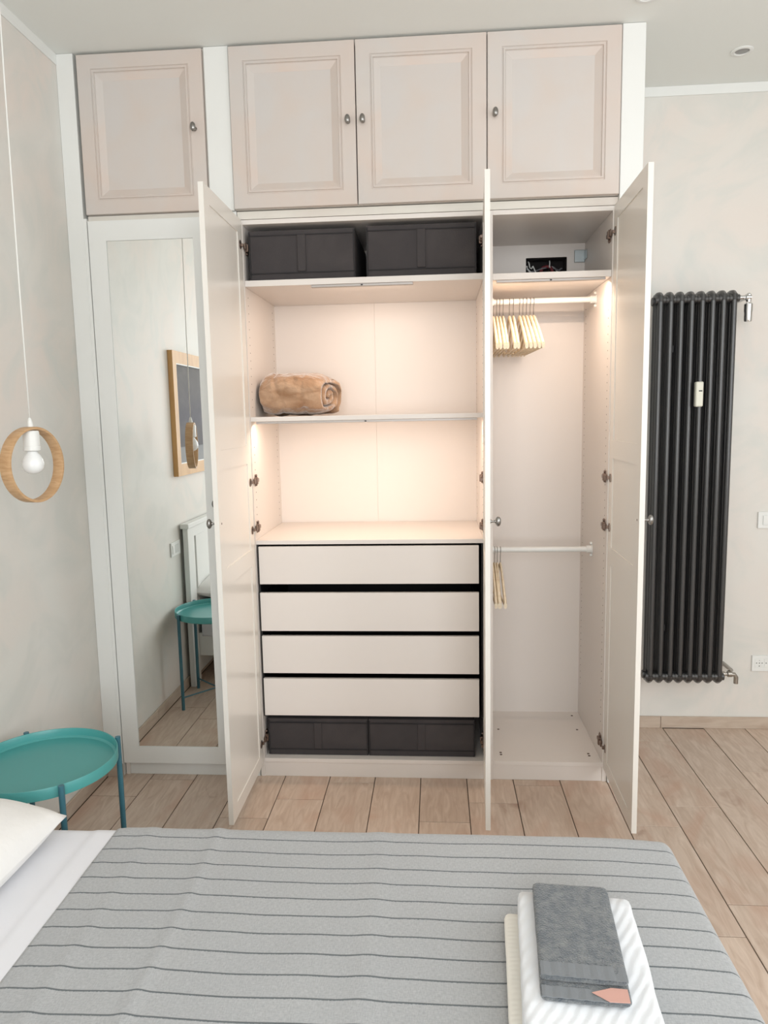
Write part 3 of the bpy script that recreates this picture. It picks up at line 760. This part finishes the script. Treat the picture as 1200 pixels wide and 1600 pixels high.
obj('bulb', lathe(B(), [(.014, 0), (.016, -.006), (.024, -.016), (.0305, -.028), (.033, -.041), (.0315, -.054), (.026, -.064), (.016, -.0715), (.006, -.0745), (0, -.075)], (PX, PY, PZ+Ri-.066), 'Z', 28), M_bulb, t, smooth=True)
obj('cord_grip', lathe(B(), [(.0095, 0), (.0085, .010), (.005, .024), (.003, .028)], (PX, PY, PZ+Ro), 'Z', 16), M_plast, t, smooth='auto')
obj('cord', tube(B(), [(PX, PY, PZ+Ro+.02), (PX+.001, PY, 2.0), (PX+.006, PY, 2.6), (PX+.012, PY, ZC-.02)], .0024, 8), M_cord, t, smooth=True)
obj('ceiling_rose', lathe(B(), [(.004, -.028), (.03, -.024), (.04, -.004), (.04, 0)], (PX+.012, PY, ZC-.0003), 'Z', 24), M_plast, t, smooth='auto')

# ------------------------------------------------------------------ side table
TX, TY, TR = -.452, -.935, .2235
t = thing('side_table', 'round teal metal tray side table between the bed and the left wall', 'table', (TX, TY, 0))
obj('tray', lathe(B(), [(0, .494), (TR-.008, .494), (TR, .498), (TR, .530), (TR-.001, .5315), (TR-.003, .5315), (TR-.004, .530), (TR-.005, .507), (TR-.012, .5015), (0, .5005)], (TX, TY, 0), 'Z', 72), M_teal, t, smooth='auto')
for q in (41, 131, 221, 311):
    a = math.radians(q); rd = TR+.0095; c, s = math.cos(a), math.sin(a)
    obj('leg', tube(B(), [(TX+rd*c, TY+rd*s, 0.0), (TX+rd*c, TY+rd*s, .45), (TX+rd*c, TY+rd*s, .5335)], .0088, 14), M_teald, t, smooth='auto')
for q in (41, 131):
    a = math.radians(q); rd = TR+.004; c, s = math.cos(a), math.sin(a); zz = .060+.0 if q == 41 else .069
    obj('cross_brace', tube(B(), [(TX-rd*c, TY-rd*s, zz), (TX+rd*c, TY+rd*s, zz)], .0042, 8), M_teald, t, smooth='auto')
for q in (41, 131, 221, 311):
    a = math.radians(q); c, s = math.cos(a), math.sin(a)
    
# ------------------------------------------------------------------ picture on the left wall (seen in the mirror)
t = thing('picture', 'wood-framed grey picture on the left wall, reflected in the mirror', 'picture', (XL, -1.60, 1.26))
py0, py1, pz0, pz1 = -2.08, -1.07, 1.255, 1.962
bm = relief([py0, py0+.058, py1-.058, py1], [pz0, pz0+.068, pz1-.068, pz1], lambda i, j: None if (i, j) == (1, 1) else 0, lambda i, j: .028, 0)
for v in bm.verts: v.co = Vector((XL+.0285-v.co.y, v.co.x, v.co.z))
obj('picture_frame', bm, M_frwood, t)
bm = relief([py0+.058, py0+.064, py1-.064, py1-.058], [pz0+.068, pz0+.074, pz1-.074, pz1-.068], lambda i, j: None if (i, j) == (1, 1) else 0, lambda i, j: .016, 0)
for v in bm.verts: v.co = Vector((XL+.0265-v.co.y, v.co.x, v.co.z))
obj('inner_edge', bm, M_white, t)
mp_ = mat('picture_print', rgb(128, 126, 130), .85, spec=.15, var=(rgb(150, 148, 148), 5, (1, 1, 1.6), .4, .7)); nt = mp_.node_tree
tc = nt.nodes.new('ShaderNodeTexCoord'); sp = nt.nodes.new('ShaderNodeSeparateXYZ'); nt.links.new(tc.outputs['Generated'], sp.inputs[0])
rp = nt.nodes.new('ShaderNodeValToRGB'); e = rp.color_ramp.elements; rp.color_ramp.interpolation = 'LINEAR'
e[0].position = .0; e[0].color = rgb(182, 184, 186); e[1].position = .17; e[1].color = rgb(172, 176, 180)
for ps, cl in ((.18, rgb(112, 112, 118)), (.34, rgb(126, 124, 126)), (.45, rgb(118, 118, 128)), (1, rgb(134, 132, 130))):
    q = e.new(ps); q.color = cl
nt.links.new(sp.outputs['Z'], rp.inputs[0])
old = nt.nodes['Principled BSDF'].inputs['Base Color'].links[0].from_socket
mx = nt.nodes.new('ShaderNodeMix'); mx.data_type = 'RGBA'; mx.inputs[0].default_value = .35
nt.links.new(rp.outputs[0], mx.inputs[6]); nt.links.new(old, mx.inputs[7]); nt.links.new(mx.outputs[2], nt.nodes['Principled BSDF'].inputs['Base Color'])
obj('print', bx(XL+.0006, XL+.012, py0+.05, py1-.05, pz0+.06, pz1-.06), mp_, t)

# ------------------------------------------------------------------ bed
BX0, BX1, BY1, BY0, BZ = -.640, 1.385, -1.195, -2.83, .470
t = thing('bed', 'white wooden double bed with a slotted headboard on the left wall', 'bed', (.36, -2.0, 0))
hy1, hy0 = -1.105, -2.92
bm = B(); hb = []
obj('headboard_post', bx(-.680, -.650, hy1-.11, hy1, 0, .950, bev=.002), M_white, t); obj('headboard_post', bx(-.680, -.650, hy0, hy0+.11, 0, .950, bev=.002), M_white, t)
obj('top_rail', bx(-.690, -.640, hy0-.012, hy1+.012, .950, .978, bev=.003), M_white, t)
yy = hy1-.155; nb = 4; w_ = (hy1-hy0-.31-.045*(nb-1))/nb
for i in range(nb):
    obj('headboard_board', bx(-.674, -.656, yy-w_, yy, .30, .890, bev=.002), M_white, t); yy -= w_+.045
obj('headboard_rail', bx(-.677, -.653, hy0+.11, hy1-.11, .890, .9495), M_white, t); obj('headboard_rail', bx(-.677, -.653, hy0+.11, hy1-.11, .06, .30), M_white, t)
for y in (BY1-.035, BY0+.005): obj('side_rail', bx(-.650, BX1-.02, y, y+.025, .16, .30, bev=.002), M_white, t)
obj('foot_rail', bx(BX1-.045, BX1-.02, BY0+.03, BY1-.035, .16, .30, bev=.002), M_white, t)
for y in (BY1-.07, BY0+.01): obj('leg', bx(BX1-.10, BX1-.045, y, y+.055, 0, .16, bev=.002), M_white, t)
obj('slat_base', bx(-.645, BX1-.05, BY0+.03, BY1-.04, .20, .235), M_white, t)
m_ = obj('mattress', bx(BX0+.01, BX1-.012, BY0+.015, BY1-.015, .236, .452, bev=.03), M_sheet, None, smooth='auto')
setp(m_, 'thick white mattress under the bedding', 'mattress')
def cover(name, m, x0, x1, zoff, hang, nx, ny, parent=None, foot=True, seed=1, ridge=False, xhem=None, rad=.03, thick=.006):
    """cloth over the mattress: arc-length parametrised so that it turns down over the edges"""
    bm = B(); uvl = None; th = zoff
    ytop1, ytop0 = BY1-.012+th, BY0+.012-th
    def fold(s, edge, sgn):
        """position along one axis and drop below the top, s = cloth coordinate beyond which it bends"""
        over = sgn*(s-edge)+rad
        if over <= 0: return s, 0.0
        L = rad*PI/2
        if over < L: a = over/rad; return edge-sgn*rad+sgn*rad*math.sin(a), rad*(1-math.cos(a))
        return edge, rad+(over-L)
    grid = []
    smax = (BX1-.010+th + hang) if foot else x1
    for i in range(nx+1):
        sx_ = x0+(smax-x0)*i/nx; row = []
        for j in range(ny+1):
            sy_ = (ytop0-hang)+((ytop1+hang)-(ytop0-hang))*j/ny
            X, dx_ = fold(sx_, BX1-.010+th, 1) if foot else (sx_, 0)
            if sy_ > -2: Y, dy_ = fold(sy_, ytop1, 1)
            else: Y, dy_ = fold(sy_, ytop0, -1)
            Z = BZ-.012+th - dx_ - dy_
            if foot: Z -= .010*min(1, max(0, 1-(BX1-sx_)/.24))**2
            if foot: Z -= .003*math.exp(-((sx_-x0)/.02)**2)
            wv = noise.noise(Vector((sx_*3.2+seed, sy_*2.2, 0)))*.0035+noise.noise(Vector((sx_*9+seed, sy_*6, 3)))*.0016
            wv *= min(1, .25+max(0, (ytop1-sy_))/.15)*(min(1, .25+max(0, (BX1-sx_))/.15) if foot else 1)
            Z += wv if not (dx_ > rad or dy_ > rad) else 0
            if dy_ > rad: Y += .006*math.sin(sx_*17+seed)*min(1, dy_/.2)
            if dx_ > rad: X += .006*math.sin(sy_*15+seed)*min(1, dx_/.2)
            if ridge:
                for xr_, hh_, ww_ in ((.185, .0045, .018), (.62, .003, .03), (-.0, .003, .02)):
                    xc = xr_+.02*math.sin(sy_*3)
                    if sx_ < BX1-.1: Z += hh_*math.exp(-((sx_-xc)/ww_)**2)
            if xhem is not None and sx_ > xhem: Z += .003*min(1, (sx_-xhem)/.004)
            v = bm.verts.new((X, Y, Z)); row.append((v, sx_, sy_))
        grid.append(row)
    uvl = bm.loops.layers.uv.new('cloth')
    for i in range(nx):
        for j in range(ny):
            q = [grid[i][j], grid[i+1][j], grid[i+1][j+1], grid[i][j+1]]
            fc = bm.faces.new([a[0] for a in q])
            for lp, a in zip(fc.loops, q): lp[uvl].uv = (a[1], a[2])
    o = obj(name, bm, m, parent, smooth=True)
    so = o.modifiers.new('thickness', 'SOLIDIFY'); so.thickness = thick; so.offset = -1
    return o
o = cover('bed_sheet', M_sheet, BX0+.012, .6, .006, .17, 150, 150, foot=False, seed=4, xhem=-.155, thick=.003)
setp(o, 'white cotton sheet covering the head end of the bed', 'sheet')
o = cover('bedspread', M_beds, -.088, None, .0135, .30, 240, 170, seed=9, ridge=True, thick=.003)
setp(o, 'grey bedspread with thin dark stripes spread over the bed', 'bedspread')
# pillow
def pillow(cx, cy, cz, lx, ly, h, rz, tilt, label):
    bm = B(); n = 40; top = []; bot = []
    for i in range(n+1):
        rt, rb = [], []
        for j in range(n+1):
            a, b = 2*i/n-1, 2*j/n-1
            e = (max(0, 1-abs(a)**2.6)*max(0, 1-abs(b)**2.6))**.42
            pin = 1-.055*(abs(a)**2*(1-abs(b)**2)+0) ; pin2 = 1-.055*(abs(b)**2*(1-abs(a)**2))
            x, y = a*lx/2*pin2, b*ly/2*pin
            w = noise.noise(Vector((a*2.2+cx*5, b*2.2, 1)))*.012*e
            rt.append(bm.verts.new((x, y, h*.58*e+w+.002))); rb.append(bm.verts.new((x, y, -h*.42*e-.001)))
        top.append(rt); bot.append(rb)
    for i in range(n):
        for j in range(n):
            bm.faces.new((top[i][j], top[i+1][j], top[i+1][j+1], top[i][j+1])); bm.faces.new((bot[i][j+1], bot[i+1][j+1], bot[i+1][j], bot[i][j]))
    for k in range(n):
        for A, Bq in (((k, 0), (k+1, 0)), ((k+1, n), (k, n)), ((0, k+1), (0, k)), ((n, k), (n, k+1))):
            bm.faces.new((top[A[0]][A[1]], bot[A[0]][A[1]], bot[Bq[0]][Bq[1]], top[Bq[0]][Bq[1]]))
    o = obj('pillow', bm, M_pillow, None, smooth=True, local=True, loc=(cx, cy, cz), rot=(0, tilt, rz))
    return setp(o, label, 'pillow')
pillow(-.462, -1.595, .532, .46, .72, .16, math.radians(-3), math.radians(3), 'ivory pillow at the head of the bed nearest the teal table')
pillow(-.462, -2.400, .532, .46, .72, .16, math.radians(2), math.radians(3), 'ivory pillow at the head of the bed on the far side from the wardrobe')

# ------------------------------------------------------------------ towels
def serp(y0, y1, z0, t_, layers):
    """serpentine path in (y,z), starting at the bottom layer"""
    pts = []; z = z0+t_/2
    for L in range(layers):
        a, b = (y0, y1) if L % 2 == 0 else (y1, y0)
        sg = 1 if b > a else -1
        for k in range(15): pts.append((a+(b-a)*k/14, z))
        if L < layers-1:
            for k in range(1, 8):
                an = -PI/2+PI*k/8; pts.append((b+sg*math.cos(an)*t_/2, z+t_/2+math.sin(an)*t_/2))
        z += t_
    return pts
def towel(name, path, t_, x0, x1, m, label, rot, pivot, seed, amp=.003, taper=None):
    o = folded(path, t_*1.0, x0, x1, 40, seed, amp, 12, m, name, endr=.014, corner=.05, lift=.06)
    if taper:
        cy = o.location.y
        for v in o.data.vertices:
            k = taper*(v.co.y); v.co.x *= 1+k
    o.rotation_euler = (0, 0, rot)
    return setp(o, label, 'towel')
TB = .4745
tw1 = towel('towel', serp(-1.93, -1.575, TB, .0135, 2), .0135, .915, 1.165, M_towelc, 'folded cream-white towel at the bottom of the towel stack', math.radians(-3.5), None, 2.0, .0012)
tw2 = towel('towel', serp(-2.00, -1.570, TB+.0285, .0165, 3), .0165, .937, 1.172, M_towelw, 'folded white ribbed towel in the middle of the towel stack', math.radians(-4), None, 5.0, .0032)
TG = TB+.0285+.0495+.002
cx0, cx1 = .974, 1.128
gy0, gy1 = -1.868, -1.572
tw3 = towel('washcloth', [(a, b) for a, b in serp(gy0, gy1, TG, .0105, 1)] + [(gy1+math.cos(-PI/2+PI*k/8)*.00525, TG+.0105+math.sin(-PI/2+PI*k/8)*.00525) for k in range(1, 8)] + [(gy1+(gy0+.036-gy1)*k/16, TG+.0157) for k in range(17)], .0105, cx0, cx1, M_towelg, 'small grey folded washcloth with a peach label on top of the towel stack', math.radians(0), None, 8.0, .0014)
wz = TG
bm = B()
for (ya, yb, z) in ((gy0+.034, gy0+.068, TG+.0212), (gy0-.004, gy0+.022, TG+.0107)):
    n = 24; rows = []
    for i in range(n+1):
        x = cx0+.002+(cx1-cx0-.004)*i/n
        rows.append([bm.verts.new((x, y, z+.0007+.0006*math.sin(i*1.7))) for y in (ya, yb)])
    for a, b in zip(rows, rows[1:]): bm.faces.new((a[0], b[0], b[1], a[1]))
o = obj('woven_border', bm, M_towelband, None)
o.modifiers.new('t', 'SOLIDIFY').thickness = .0012
o.parent = tw3; o.location = WL['woven_border']-WL['washcloth']
bm = B()
pts = [(1.062, gy0+.012), (1.090, gy0-.006), (1.124, gy0-.004), (1.124, gy0+.026), (1.096, gy0+.026)]
z = TG+.0128
lo_ = [bm.verts.new((a, b, z)) for a, b in pts]; hi_ = [bm.verts.new((a, b, z+.0012)) for a, b in pts]
bm.faces.new(lo_[::-1]); bm.faces.new(hi_)
for k in range(5): bm.faces.new((lo_[k], lo_[(k+1)%5], hi_[(k+1)%5], hi_[k]))
o = obj('care_label', bm, M_peach, None, label='peach fabric label')
o.parent = tw3; o.location = WL['care_label']-WL['washcloth']
tw3.rotation_euler = (0, 0, math.radians(-4.5))
